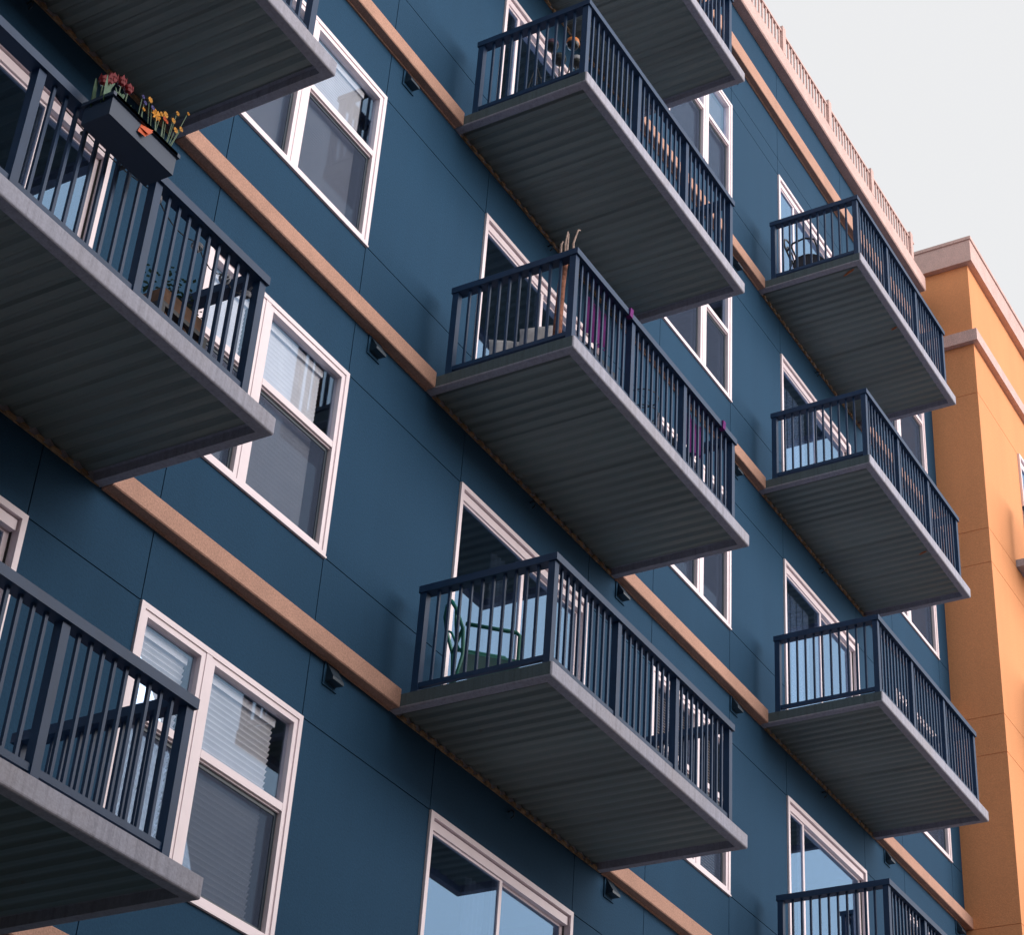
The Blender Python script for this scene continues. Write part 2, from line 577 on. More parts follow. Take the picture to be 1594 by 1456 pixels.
# sliding doors --------------------------------------------------
def door(xa, xb, k, stile, blind=None, side='l', head2=True):
    z0, z1 = k*H+0.132, k*H+HEAD
    m = MB()
    m.ring(xa, xb, z0, z1, 0.045, -0.020, 0.06, wb=0.04)
    d = m.build('sliding_door', 'frame', B)
    MB().ring(xa+0.045, xb-0.045, z0+0.04, z1-0.045, 0.014, 0.045, 0.07, wb=0.01).build('track_gap', 'dark', d)
    MB().box(xa+0.059, xb-0.059, 0.004, 0.07, z1-0.132, z1-0.060).build('head_rail', 'frame', d)
    leaves = [(xa+0.06, stile+0.03, 0.02), (stile-0.03, xb-0.06, 0.052)]
    for n, (a, b, y) in enumerate(leaves):
        lf = MB().ring(a, b, z0+0.05, z1-0.134, 0.042, y, y+0.03, wb=0.07, wt=0.02).build('door_leaf', 'frame', d)
        MB().box(a+0.042, b-0.042, y+0.013, y+0.017, z0+0.12, z1-0.154).build('pane', 'door_glass', d)
    room(xa, xb, z0, z1, d, 3.0)
    if blind == 'vertical':
        a, b = xa+0.12, stile-0.08
        n = int((b-a)/0.085)
        m = MB()
        for i in range(n):
            x = a + (i+0.5)*(b-a)/n
            m.box(x-0.040, x+0.040, 0.13+0.006*(i % 2), 0.132+0.006*(i % 2), z0+0.1, z1-0.2)
        m.build('vertical_blind', 'slat', d)
    elif blind == 'curtain':
        m = MB()
        pts = []
        a, b = stile-0.30, stile-0.03
        for i in range(25):
            t = i/24
            pts.append((a+(b-a)*t, 0.16+0.025*math.sin(t*26)))
        prof = pts + [(x, y+0.006) for x, y in reversed(pts)]
        n = len(prof)
        base = len(m.v)
        for z in (z0+0.06, z1-0.2):
            m.v += [(x, y, z) for x, y in prof]
        for i in range(n):
            j = (i+1) % n
            m.f.append((i, j, n+j, n+i))
        m.build('curtain', 'curtain', d, smooth=True)
    return d

for k in (6, 5, 4, 3, 2):
    door(*DOORS[1], k, {6: 1.55, 5: 0.95}.get(k, 1.78) if k == 5 else 1.78, 'curtain' if k in (3, 2) else None)
    door(*DOORS[2], k, {6: 8.05, 3: 7.98}.get(k, 8.63), 'vertical' if k in (3, 4, 5) else None)
for k in (4, 3, 2):
    door(*DOORS[0], k, -4.60)

# vents and hooks -------------------------------------------------
def vent(x, z):
    z += 0.015
    m = MB()
    m.box(x-0.09, x+0.09, -0.012, -0.001, z-0.105, z+0.09)
    v = m.build('vent_hood', 'blue', B)
    h = MB()
    n = 0
    h.v += [(x-0.06, -0.012, z+0.075), (x+0.06, -0.012, z+0.075), (x-0.07, -0.085, z-0.045), (x+0.07, -0.085, z-0.045),
            (x-0.07, -0.085, z-0.07), (x+0.07, -0.085, z-0.07), (x-0.065, -0.012, z-0.07), (x+0.065, -0.012, z-0.07),
            (x-0.06, -0.03, z+0.045), (x+0.06, -0.03, z+0.045)]
    h.f += [(0, 1, 9, 8), (8, 9, 3, 2), (2, 3, 5, 4), (4, 5, 7, 6), (0, 8, 2, 4, 6), (1, 7, 5, 3, 9), (0, 6, 7, 1)]
    h.build('hood', 'hood', v)
for x, k in ((-0.775, 5), (-0.78, 4), (-0.80, 3), (3.54, 4), (3.545, 3), (6.13, 4), (6.14, 6), (6.14, 5), (6.14, 7), (10.48, 4), (10.5, 3), (12.95, 4)):
    z = k*H - 0.10 if k < 7 else 21.45
    vent(x, z)
def hook(x, z):
    pts = [(x, -0.002, z+0.02), (x, -0.035, z+0.03), (x, -0.06, z+0.01), (x, -0.055, z-0.03), (x, -0.03, z-0.045)]
    MB().tube(pts, 0.009, 6).build('hook', 'hood', B, smooth=True)
for x, k in ((1.79, 5), (1.79, 4), (1.79, 3), (8.63, 6), (8.6, 5), (8.5, 4), (-5.0, 4)):
    hook(x, k*H - 0.10)

# balconies -------------------------------------------------------
BAL = 0.0105
bal_mesh = {}
def bal_me(h):
    key = round(h, 3)
    if key not in bal_mesh:
        bal_mesh[key] = MB().box(-BAL, BAL, -BAL, BAL, 0, h).mesh('baluster', MAT['rail'])
    return bal_mesh[key]

def slab(x0, x1, D, z):
    bm = bmesh.new()
    me = bpy.data.meshes.new('balcony')
    vs = [bm.verts.new(p) for p in ((x0, -D, z), (x1, -D, z), (x1, -0.001, z), (x0, -0.001, z),
                                    (x0, -D, z+0.122), (x1, -D, z+0.122), (x1, -0.001, z+0.122), (x0, -0.001, z+0.122))]
    fs = [(0, 3, 2, 1), (4, 5, 6, 7), (0, 1, 5, 4), (1, 2, 6, 5), (2, 3, 7, 6), (3, 0, 4, 7)]
    for f in fs:
        bm.faces.new([vs[i] for i in f])
    bm.edges.ensure_lookup_table()
    ed = [e for e in bm.edges if all(abs(v.co.z-z) < 1e-6 for v in e.verts) and not all(v.co.y > -0.01 for v in e.verts)]
    ed += [e for e in bm.edges if all(v.co.y < -D+0.001 for v in e.verts) and abs(e.verts[0].co.z-e.verts[1].co.z) > 0.05]
    bmesh.ops.bevel(bm, geom=ed, offset=0.016, segments=3, profile=0.5, affect='EDGES')
    bot = max((f for f in bm.faces if f.normal.z < -0.9), key=lambda f: f.calc_area())
    bmesh.ops.inset_region(bm, faces=[bot], thickness=0.095, depth=0.0)
    inner = [v for v in bot.verts]
    ymax = max(v.co.y for v in inner)
    for v in inner:
        if v.co.y > ymax - 0.01:
            v.co.y = -0.004
    ex = bmesh.ops.extrude_face_region(bm, geom=[bot])
    up = [g for g in ex['geom'] if isinstance(g, bmesh.types.BMVert)]
    for v in up:
        v.co.z += 0.066
    bmesh.ops.delete(bm, geom=[bot], context='FACES') if bot.is_valid else None
    bmesh.ops.recalc_face_normals(bm, faces=bm.faces[:])
    o = ((x0+x1)/2, -D/2, z)
    for v in bm.verts:
        v.co -= Vector(o)
    bm.to_mesh(me)
    bm.free()
    me.materials.append(MAT['concrete'])
    me.materials.append(MAT['slab_end_dark'])
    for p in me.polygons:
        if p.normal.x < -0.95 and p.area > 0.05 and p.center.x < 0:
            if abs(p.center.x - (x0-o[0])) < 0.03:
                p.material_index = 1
    return link(bpy.data.objects.new('balcony', me), B, o)

def balcony(c, k, baluster_front=True, skip_left=False):
    x0, x1, D = BALC[(c, k)]
    z = k*H
    b = slab(x0, x1, D, z)
    # corrugated deck, four sheets with laps
    dx0, dx1 = x0+0.115, x1-0.115
    n = 4
    pw = (dx1-dx0)/n
    for i in range(n):
        a = dx0 + i*pw
        e = a + pw - 0.0005
        fl = 6
        fw = (e-a)/fl
        lo, hi = z+0.036+0.004*(i % 2), z+0.060
        prof = []
        for j in range(fl):
            s0 = a + j*fw
            prof += [(s0, hi+(0.004 if j else 0.004)), (s0+(0.16 if j else 0.22)*fw, hi-0.001), (s0+0.34*fw, lo+0.002), (s0+0.58*fw, lo), (s0+0.80*fw, lo+0.003), (s0+0.95*fw, hi-0.001)]
        prof.append((e, hi))
        full = prof + [(x, zz+0.003) for x, zz in reversed(prof)]
        MB().extrude(full, -D+0.105, -0.006, 'y').build('deck_sheet', 'deck', b)
    wa = MB().box(x0+0.10, x1-0.03, -0.012, -0.002, z-0.006, z+0.004)
    q = x0 + 0.12
    while q < x1 - 0.12:
        wd = random.uniform(0.05, 0.085)
        dz = random.uniform(-0.004, 0.004)
        wa.extrude([(q, z+0.004), (q+0.02, z-0.012+dz), (q+wd, z-0.012+dz), (q+wd+0.02, z+0.004), (q+wd, z+0.02), (q+0.02, z+0.02)], -0.030, -0.0125, 'y')
        q += 0.141
    wa.build('wall_angle', 'rust', b)
    # railing
    zt, zs = z+1.06, z+0.122
    rx0 = x0 + (0.0 if c != 'C' else 0.0)
    rx1 = {'A': x1-0.275, 'B': x0+3.145, 'C': x0+3.09}[c]
    yf = -(D-0.055)
    hw = 0.05
    rail = MB()
    rail.box(rx0-0.012, rx1+0.012, yf-hw, yf+hw, zt-0.062, zt)
    rail.build('top_rail', 'rail', b)
    for xs in ((rx0, rx0+2*hw-0.01), (rx1-2*hw+0.01, rx1)):
        MB().box(xs[0]-0.010 if xs[0] == rx0 else xs[0], xs[1] if xs[0] == rx0 else xs[1]+0.010, yf+hw, -0.17, zt-0.062, zt).build('top_rail', 'rail', b)
    MB().box(rx0+0.06, rx1-0.06, yf-0.018, yf+0.018, zs+0.035, zs+0.075).build('bottom_rail', 'rail', b)
    for xc in (rx0+0.03, rx1-0.03):
        MB().box(xc-0.018, xc+0.018, yf+0.03, -0.24, zs+0.035, zs+0.075).build('bottom_rail', 'rail', b)
    pm = MB().box(-0.03, 0.03, -0.03, 0.03, 0, zt-0.062-zs).mesh('post', MAT['rail'])
    nb = 3
    px = [rx0+0.03 + (rx1-rx0-0.06)*i/nb for i in range(nb+1)]
    for x in px:
        shared('post', pm, b, (x, yf, zs))
    for x in (px[0], px[-1]):
        shared('post', pm, b, (x, -0.21, zs))
    bh = zt-0.062-(zs+0.075)
    me = bal_me(bh)
    front = []
    for i in range(nb):
        a, e = px[i]+0.03, px[i+1]-0.03
        for j in range(1, 10):
            front.append(a + (e-a)*j/10)
    sides = [(-0.24) + (yf+0.03+0.24)*j/11 for j in range(1, 11)]
    zb = zs+0.075
    if baluster_front is True:
        for x in front:
            shared('baluster', me, b, (x, yf, zb))
    elif baluster_front == 'some':
        for x in front:
            if x > rx0 + 1.0:
                shared('baluster', me, b, (x, yf, zb))
    elif baluster_front == 'end':
        for x in front[-7:]:
            shared('baluster', me, b, (x, yf, zb))
    else:
        m = MB()
        for x in front:
            m.box(x-BAL, x+BAL, yf-BAL, yf+BAL, zb, zb+bh)
        m.build('baluster_row', 'rail', b)['kind'] = 'stuff'
    if not skip_left:
        for y in sides:
            shared('baluster', me, b, (px[0], y, zb))
    m = MB()
    if c == 'C':
        for y in sides:
            m.box(px[-1]-BAL, px[-1]+BAL, y-BAL, y+BAL, zb, zb+bh)
        m.build('baluster_row', 'rail', b)['kind'] = 'stuff'
    else:
        for y in sides:
            shared('baluster', me, b, (px[-1], y, zb))
    return b

balcony('A', 4, 'end', True)
balcony('A', 3, 'some', True)
balcony('A', 2, 'some', True)
balcony('B', 6, 'end', True)
for k in (5, 4, 3):
    balcony('B', k)
for k in (6, 5, 4, 3):
    bb = balcony('C', k, False)
    if k in (6, 5):
        for (px_, py_, L_) in (((6.99, -1.22, 0.16), (8.3, -1.27, 0.08)) if k == 6 else ((8.9, -1.27, 0.10),)):
            m = MB()
            zz = k*H+0.032
            up_, dn_ = [], []
            for i in range(9):
                t = i/8
                w_ = 0.028*math.sin(math.pi*(0.1+0.8*t))*random.uniform(0.6, 1.3)
                up_.append((px_+L_*t*0.5, py_+L_*t+w_, zz))
                dn_.append((px_+L_*t*0.5+0.01, py_+L_*t-w_, zz))
            lo_ = [(x, y, z-0.002) for x, y, z in up_ + dn_[::-1]]
            n_ = len(lo_)
            m.v += lo_ + [(x, y, z+0.002) for x, y, z in lo_]
            m.f += [tuple(range(n_)), tuple(range(2*n_-1, n_-1, -1))] + [(i, (i+1) % n_, n_+(i+1) % n_, n_+i) for i in range(n_)]
            m.build('rust_patch', 'rust_stain', bb)
MB().box(-0.02+0.0, 3.40, -1.42, -0.001, 2*H, 2*H+0.122).build('balcony', 'concrete', B)
B2top = 2*H + 1.06
balcony_low = MB()
balcony_low.box(0.0, 3.14, -1.41, -1.31, B2top-0.062, B2top).box(0.0, 0.09, -1.31, -0.17, B2top-0.062, B2top)
balcony_low.build('top_rail', 'rail', B.children[-1])

# ------------------------------------------------------------------ orange building
O = root('orange_apartment_building', (20.0, 5.0, GROUND),
         'orange stucco building with pale pink coping rising behind the blue block', 'building')
OX, OY = XE, -0.745
def opanel(x0, x1, z0, z1):
    m = MB()
    xs = x0 + (JD + 0.0005 if x0 == OX else 0)
    m.box(xs, x1, OY+JD, OY+0.12, z0, z1)
    m.box(xs+(0 if x0 == OX else JG), x1-JG, OY, OY+JD, z0+JG, z1-JG)
    m.build('wall_panel', 'orange', O)
def oside(z0, z1):
    m = MB()
    m.box(OX+JD, OX+0.12, OY+0.12, 6.0, z0, z1)
    m.box(OX, OX+JD, OY+0.0, 6.0, z0+JG, z1-JG)
    m.build('wall_panel', 'orange', O)
ODX = (15.15, 17.4)
levels = [GROUND, 2*H] 
for k in range(2, 7):
    levels += [k*H+HEAD-0.045] + ([(k+1)*H] if k < 6 else [])
levels = sorted(set(levels))
TOPO = 23.30
lv = levels + [21.71, TOPO] if levels[-1] < 21.7 else levels + [TOPO]
for a, b in zip(lv[:-1], lv[1:]):
    oside(a, b)
    door_zone = any(abs(a-(k*H)) < 0.01 for k in range(2, 7))
    if door_zone:
        opanel(OX, ODX[0], a, b)
        opanel(ODX[1], 30, a, b)
    else:
        opanel(OX, 30, a, b)
ob = MB()
ob.box(OX+0.12, 30, 6.0, 6.2, GROUND, TOPO).box(29.8, 30, OY+0.12, 6.0, GROUND, TOPO).box(OX+0.12, 29.8, OY+0.12, 6.0, TOPO-0.3, TOPO)
ob.build('body_wall', 'orange', O)
oc = MB()
oc.box(OX-0.10, 30.1, OY-0.10, 6.3, TOPO, TOPO+0.43)
oc.build('roof_coping', 'pale', O)
MB().box(OX-0.12, 30.12, OY-0.12, 6.32, TOPO+0.43, TOPO+0.49).build('coping_cap', 'pale', O)
bd = MB()
bd.box(OX-0.09, 30, OY-0.09, OY-0.001, 21.71, 21.93).box(OX-0.09, OX-0.001, OY, 0.0, 21.71, 21.93)
bd.build('floor_band', 'pale', O)
for k in (6, 5, 4):
    z0, z1 = k*H+0.13, k*H+HEAD-0.045
    m = MB().ring(ODX[0], ODX[1], z0, z1, 0.045, OY-0.035, OY+0.06)
    d = m.build('sliding_door', 'frame', O)
    MB().box(ODX[0]+0.06, ODX[1]-0.06, OY, OY+0.05, z1-0.17, z1-0.06).build('head_rail', 'frame', d)
    MB().box(ODX[0]+0.045, ODX[1]-0.045, OY+0.02, OY+0.024, z0+0.045, z1-0.17).build('pane', 'door_glass', d)
    m = MB()
    m.box(ODX[0]-0.3, ODX[1]+0.3, OY+2.0, OY+2.05, z0, z1)
    m.build('room', 'room', d)
    s = MB().box(ODX[0]-0.62, ODX[1]+0.5, OY-1.42, OY-0.001, k*H, k*H+0.122).build('balcony', 'concrete', O)
    zt = k*H+1.06
    ax, bx = ODX[0]-0.60, ODX[1]+0.3
    MB().box(ax, bx, OY-1.40, OY-1.30, zt-0.062, zt).build('top_rail', 'rail', s)
    MB().box(ax, ax+0.09, OY-1.30, OY-0.17, zt-0.062, zt).build('top_rail', 'rail', s)
    for yy in (OY-1.35, OY-0.21):
        MB().box(ax, ax+0.06, yy-0.03, yy+0.03, k*H+0.122, zt-0.062).build('post', 'rail', s)
    m = MB()
    for j in range(1, 11):
        yy = OY-0.24-j*0.098
        m.box(ax+0.018, ax+0.042, yy-0.012, yy+0.012, k*H+0.122, zt-0.062)
    for j in range(1, 30):
        xx = ax + j*0.1
        m.box(xx-0.012, xx+0.012, OY-1.362, OY-1.338, k*H+0.122, zt-0.062)
    m.build('baluster_row', 'rail', s)['kind'] = 'stuff'

# ------------------------------------------------------------------ building across the street (mirrored in the glass, shades the lower floors)
X = root('brown_brick_building', (-12.0, -24.0, GROUND),
         'brown brick building across the street, seen only mirrored in window glass', 'building')
MB().box(-40, 14, -36, -19.0, GROUND-0.12, 14.0).build('wall', 'brick', X)
MB().box(-40.2, 14.2, -36.2, -18.8, 14.0, 14.5).build('roof_coping', 'pale', X)

Z = root('unseen_shade_block', (-45.0, 0.0, GROUND),  # added out of view to block light on left-facing surfaces
         'unseen dark block added to cut light from the near end of the street', 'building')
MB().box(-64, -27, -18.0, 16, GROUND-0.12, 23.0).build('wall', 'slate', Z)
MB().box(-64.2, -26.8, -18.2, 16.2, 23.0, 23.5).build('roof_coping', 'slate', Z)

# ------------------------------------------------------------------ things on the balconies
def arc(c, r, a0, a1, n, plane='xz', sq=1.0):
    out = []
    for i in range(n+1):
        a = a0 + (a1-a0)*i/n
        p, q = r*math.cos(a), r*math.sin(a)*sq
        out.append((c[0]+p, c[1], c[2]+q) if plane == 'xz' else ((c[0], c[1]+p, c[2]+q) if plane == 'yz' else (c[0]+p, c[1]+q, c[2])))
    return out

# green metal armchair (local: +y is the front, seat centre at origin)
ch = root('garden_chair', (0.55, -0.47, 3*H+0.122), 'green metal armchair with crossed back behind the dark railing', 'chair', rz=math.radians(-137))
r_ = 0.017
MB().box(-0.21, 0.21, -0.20, 0.22, 0.415, 0.432).tube([(-0.22, 0.23, 0.42), (0.22, 0.23, 0.42)], 0.012).build('seat', 'green_metal', ch, True)
for sx in (-1, 1):
    MB().tube([(0.22*sx, 0.22, 0), (0.22*sx, 0.22, 0.42), (0.22*sx, 0.22, 0.64), (0.22*sx, 0.19, 0.665), (0.22*sx, -0.22, 0.67)], r_).build('arm', 'green_metal', ch, True, True)
    MB().tube([(0.22*sx, -0.30, 0), (0.21*sx, -0.22, 0.40), (0.215*sx, -0.235, 0.62), (0.20*sx, -0.30, 0.80), (0.14*sx, -0.335, 0.90), (0.0, -0.345, 0.93)], 0.016).build('back_frame', 'green_metal', ch, True, True)
MB().tube([(-0.20, -0.225, 0.45), (-0.07, -0.23, 0.52), (0.0, -0.25, 0.62), (0.08, -0.28, 0.74), (0.17, -0.30, 0.80)], 0.010).build('back_scroll', 'green_metal', ch, True, True)
MB().tube([(0.20, -0.225, 0.45), (0.07, -0.23, 0.52), (0.0, -0.255, 0.62), (-0.08, -0.28, 0.74), (-0.17, -0.30, 0.80)], 0.010).build('back_scroll', 'green_metal', ch, True, True)
MB().tube([(-0.21, -0.235, 0.64), (0.21, -0.235, 0.64)], 0.014).build('back_bar', 'green_metal', ch, True, True)

# black bistro chair on C6
bc = root('bistro_chair', (7.28, -0.52, 6*H+0.122), 'black wire bistro chair with rounded arms on the top right balcony', 'chair', rz=math.radians(180))
MB().lathe([(0.02, 0.44), (0.20, 0.44), (0.215, 0.45), (0.20, 0.465), (0.02, 0.465)], (0, 0, 0), 18).build('seat', 'black_metal', bc, True)
back = [(-0.19, -0.18, 0.45), (-0.21, -0.24, 0.65)] + [(0.21*math.cos(math.pi-a*math.pi/8), -0.25-0.03*math.sin(a*math.pi/8), 0.70+0.22*math.sin(a*math.pi/8)) for a in range(9)] + [(0.21, -0.24, 0.65), (0.19, -0.18, 0.45)]
MB().tube(back, 0.012).build('back_frame', 'black_metal', bc, True, True)
MB().tube([(x*0.55, y, 0.45+(z-0.45)*0.8) for x, y, z in back], 0.009).build('back_hoop', 'black_metal', bc, True, True)
for sx in (-1, 1):
    MB().tube([(0.20*sx, -0.22, 0.60), (0.25*sx, -0.12, 0.655), (0.27*sx, 0.05, 0.665), (0.25*sx, 0.17, 0.62), (0.22*sx, 0.20, 0.50), (0.22*sx, 0.22, 0.0)], 0.013).build('arm', 'black_metal', bc, True, True)
    MB().tube([(0.17*sx, -0.16, 0.44), (0.22*sx, -0.26, 0)], 0.012).build('leg', 'black_metal', bc, True, True)

# flower box hung outside the A3 railing
fb = root('flower_box', (-5.21, -1.52, 9.965), 'slate blue flower box hung on the railing with red tulips and orange daisies', 'planter')
m = MB()
m.box(-5.50, -4.93, -1.63, -1.615, 9.965, 10.10).box(-5.50, -4.93, -1.435, -1.42, 9.965, 10.10)
m.box(-5.50, -5.485, -1.615, -1.435, 9.965, 10.10).box(-4.945, -4.93, -1.615, -1.435, 9.965, 10.10)
m.box(-5.485, -4.945, -1.615, -1.435, 9.965, 9.98).box(-5.485, -4.945, -1.615, -1.435, 10.06, 10.075)
m.build('box', 'plastic_blue', fb)
MB().ring(-5.515, -4.915, 10.10, 10.125, 0.0251, -1.645, -1.405).build('rim', 'plastic_blue', fb)
for x in (-5.38, -5.05):
    MB().box(x-0.01, x+0.01, -1.42, -1.30, 10.04, 10.06).build('bracket', 'black_metal', fb)
def tulip(x, y, z, s, mat='red'):
    MB().tube([(x+random.uniform(-.03, .03), y, 10.08), (x, y, z-0.03)], 0.0045, 5).build('stem', 'stem', fb)
    m = MB()
    m.lathe([(0.005, -0.030), (0.021, -0.020), (0.028, 0.0), (0.026, 0.020), (0.019, 0.032), (0.010, 0.024)], (x, y, z), 8)
    for a in range(6):
        an = a*math.pi/3
        ca, sa = math.cos(an), math.sin(an)
        m.poly([(x+ca*0.029-sa*0.014, y+sa*0.029+ca*0.014, z), (x+ca*0.029+sa*0.014, y+sa*0.029-ca*0.014, z), (x+ca*0.027, y+sa*0.027, z+random.uniform(0.034, 0.05))])
    m.build('tulip_flower', mat, fb)
for x, z, s in ((-5.50, 10.262, 1.3), (-5.438, 10.335, 1), (-5.369, 10.37, 1.1), (-5.307, 10.365, 1), (-5.46, 10.30, 1)):
    tulip(x, -1.52, z, s)
def leaf_blade(x, y, z, dx, dy, h, w, mat='leaf', name='leaf'):
    m = MB()
    L, Rr = [], []
    for i in range(5):
        t = i/4
        wd = w*math.sin(math.pi*min(0.95, 0.15+0.8*t))
        cx_, cy_, cz = x+dx*t*t, y+dy*t*t, z+h*t*(1-0.15*t)
        L.append((cx_-wd, cy_, cz))
        Rr.append((cx_+wd, cy_+0.3*wd, cz))
    for i in range(4):
        m.poly([L[i], Rr[i], Rr[i+1], L[i+1]])
    m.build(name, mat, fb)
for i in range(18):
    x = random.uniform(-5.52, -5.28)
    leaf_blade(x, -1.52+random.uniform(-.06, .06), 10.08, random.uniform(-.07, .07), random.uniform(-.05, .02), random.uniform(.12, .24), random.uniform(.014, .024))
def daisy(x, y, z, r, mat='yellow'):
    bx = max(-5.25, min(-4.96, x+random.uniform(-.05, .05)))
    MB().tube([(bx, y, 10.08), ((bx+x)/2+0.01, y, (10.08+z)/2), (x, y, z-0.006)], 0.003, 5).build('stem', 'stem', fb)
    m = MB()
    for a in range(9):
        an = a*2*math.pi/9 + random.uniform(-.1, .1)
        ca, sa = math.cos(an), math.sin(an)
        m.poly([(x, y-0.004, z), (x+ca*r*0.7-sa*r*0.2, y-0.012, z+sa*r*0.7+ca*r*0.2), (x+ca*r, y-0.008, z+sa*r), (x+ca*r*0.7+sa*r*0.2, y-0.012, z+sa*r*0.7-ca*r*0.2)])
    m.build('daisy_flower', mat, fb)
for (x, z, r, mt) in ((-5.132, 10.436, .022, 'yellow'), (-5.165, 10.383, .016, 'violet'), (-5.10, 10.40, .018, 'violet'), (-5.06, 10.376, .042, 'yellow'), (-5.022, 10.417, .018, 'yellow'),
                      (-4.989, 10.44, .024, 'yellow'), (-4.991, 10.406, .018, 'orange_p'), (-4.97, 10.40, .016, 'orange_p'), (-4.919, 10.452, .021, 'yellow'), (-4.898, 10.529, .018, 'yellow'),
                      (-4.813, 10.60, .014, 'yellow'), (-4.886, 10.403, .022, 'yellow'), (-4.844, 10.445, .02, 'yellow'), (-5.166, 10.331, .015, 'yellow'), (-5.19, 10.41, .015, 'violet')):
    daisy(x, -1.52, z, r, mt)
for i in range(26):
    x = random.uniform(-5.24, -4.95)
    leaf_blade(x, -1.52+random.uniform(-.07, .07), 10.08, random.uniform(-.05, .05), random.uniform(-.04, .04), random.uniform(.06, .22), random.uniform(.003, .007), 'stem')
m = MB()
m.poly([(-5.275, -1.64, 10.02), (-5.225, -1.655, 10.01), (-5.17, -1.65, 10.09), (-5.20, -1.64, 10.12), (-5.25, -1.63, 10.10)])
m.poly([(-5.26, -1.64, 10.06), (-5.215, -1.67, 10.03), (-5.165, -1.645, 10.115), (-5.22, -1.632, 10.125)])
m.build('hanging_tulip', 'orange_p', fb)

# string of wicker globes along A3 railing
sl = root('string_lights', (-4.5, -1.30, 3*H+0.122), 'string of grey wicker globe lights along the railing under the flower box', 'string lights')
globes = [(-5.79, 10.15), (-4.709, 10.095), (-4.294, 10.035), (-4.006, 9.995), (-3.80, 10.02), (-3.72, 10.10)]
pts = []
for i, (x, z) in enumerate(globes):
    if i:
        px_, pz = globes[i-1]
        for t in (0.25, 0.5, 0.75):
            pts.append((px_+(x-px_)*t, -1.295, pz+(z-pz)*t-0.07*math.sin(math.pi*t)+0.03))
    pts.append((x, -1.295, z+0.035))
MB().tube(pts, 0.004, 5).build('cable', 'cable', sl)
for (x, z) in globes:
    m = MB()
    for q in range(7):
        a1, a2 = random.uniform(0, math.pi), random.uniform(0, math.pi)
        u = Vector((math.cos(a1)*math.sin(a2), math.sin(a1)*math.sin(a2), math.cos(a2)))
        p = u.orthogonal().normalized()
        s = u.cross(p)
        m.tube([tuple(Vector((x, -1.30, z)) + (p*math.cos(t*math.pi/5)+s*math.sin(t*math.pi/5))*0.036) for t in range(10)], 0.0045, 4, True)
    m.build('globe', 'globe', sl)

# planter bench with plants at the end of A3
pb = root('plant_stand', (-3.95, -0.85, 3*H+0.122), 'dark plant stand with a wooden trough and green plants behind the left railing', 'plant stand')
m = MB()
m.box(-4.25, -3.80, -1.05, -0.70, 9.72, 9.75)
for x in (-4.23, -3.82):
    for y in (-1.03, -0.72):
        m.box(x-0.02, x+0.02, y-0.02, y+0.02, 9.272, 9.72)
m.build('stand', 'black_metal', pb)
MB().box(-4.20, -3.82, -1.00, -0.76, 9.75, 9.90).build('trough', 'wood', pb)
for q in range(2):
    MB().tube([(-4.20+0.19*q, -1.012, 9.60), (-4.01+0.19*q, -1.012, 9.72)], 0.010, 5).tube([(-4.01+0.19*q, -1.014, 9.60), (-4.20+0.19*q, -1.014, 9.72)], 0.010, 5).build('cross_brace', 'wood', pb)
m = MB()
for i in range(260):
    cx_, cy_, cz = random.gauss(-4.02, .13), random.gauss(-.88, .08), 9.9 + abs(random.gauss(0, .08))
    a, b2 = random.uniform(0, 6.28), random.uniform(-.6, .6)
    d = Vector((math.cos(a), math.sin(a), b2)).normalized()*random.uniform(.02, .045)
    s = d.cross(Vector((0, 0, 1))).normalized()*0.012
    c0 = Vector((cx_, cy_, cz))
    m.poly([c0, c0+d*0.5+s, c0+d, c0+d*0.5-s])
m.build('foliage', 'leaf', pb)
gb = root('wicker_box', (-3.86, -0.55, 3*H+0.122), 'dark wicker storage box on the left balcony floor beside the plant stand', 'box')
MB().box(-4.08, -3.80, -0.62, -0.30, 9.272, 9.62).build('body', 'black_metal', gb)
MB().box(-4.10, -3.78, -0.64, -0.28, 9.62, 9.65).build('lid', 'black_metal', gb)

# pot stand on B5
ps = root('pot_stand', (0.33, -0.93, 5*H+0.122), 'black wire stand holding four small glazed pots', 'plant stand')
zf = 5*H+0.122
pots = [((0.30, -0.83, zf+0.80), 'pot_purple'), ((0.40, -1.00, zf+0.84), 'pot_orange'), ((0.34, -0.90, zf+0.62), 'pot_dark'), ((0.44, -1.03, zf+0.62), 'pot_pale')]
for (p, mt) in pots:
    MB().lathe([(0.03, 0), (0.052, 0.012), (0.062, 0.05), (0.058, 0.09), (0.05, 0.088), (0.046, 0.06)], p, 12).build('pot', 'pot_dark' if mt != 'pot_orange' else 'pot_dark', ps, smooth=True)
    MB().lathe([(0.060, 0.045), (0.0655, 0.055), (0.060, 0.095), (0.050, 0.094)], p, 12, False).build('pot_rim', mt, ps, smooth=True)
    MB().tube([(p[0], p[1], p[2]), (0.36+(p[0]-0.36)*0.8, -0.93+(p[1]+0.93)*0.8, p[2]-0.25), (0.36, -0.93, zf+0.2), (0.36, -0.93, zf+0.01)], 0.007, 5).build('stem_wire', 'black_metal', ps)
MB().tube(arc((0.36, -0.93, zf+0.01), 0.14, 0, 6.28, 12, 'xy'), 0.008, 5).build('base_ring', 'black_metal', ps)
# wire cone frame on B5
wc = root('wire_trellis', (0.17, -0.78, zf), 'small black wire plant cone leaning by the sliding door', 'trellis')
for a in range(3):
    an = a*2.1+0.4
    MB().tube([(0.17+0.12*math.cos(an), -0.78+0.12*math.sin(an), zf), (0.19, -0.74, zf+0.55)], 0.006, 5).build('leg', 'black_metal', wc)
for q in (0.15, 0.32):
    MB().tube(arc((0.175+0.02*q, -0.77, zf+q), 0.12*(1-q/0.56), 0, 6.28, 12, 'xy'), 0.004, 4).build('hoop', 'black_metal', wc)

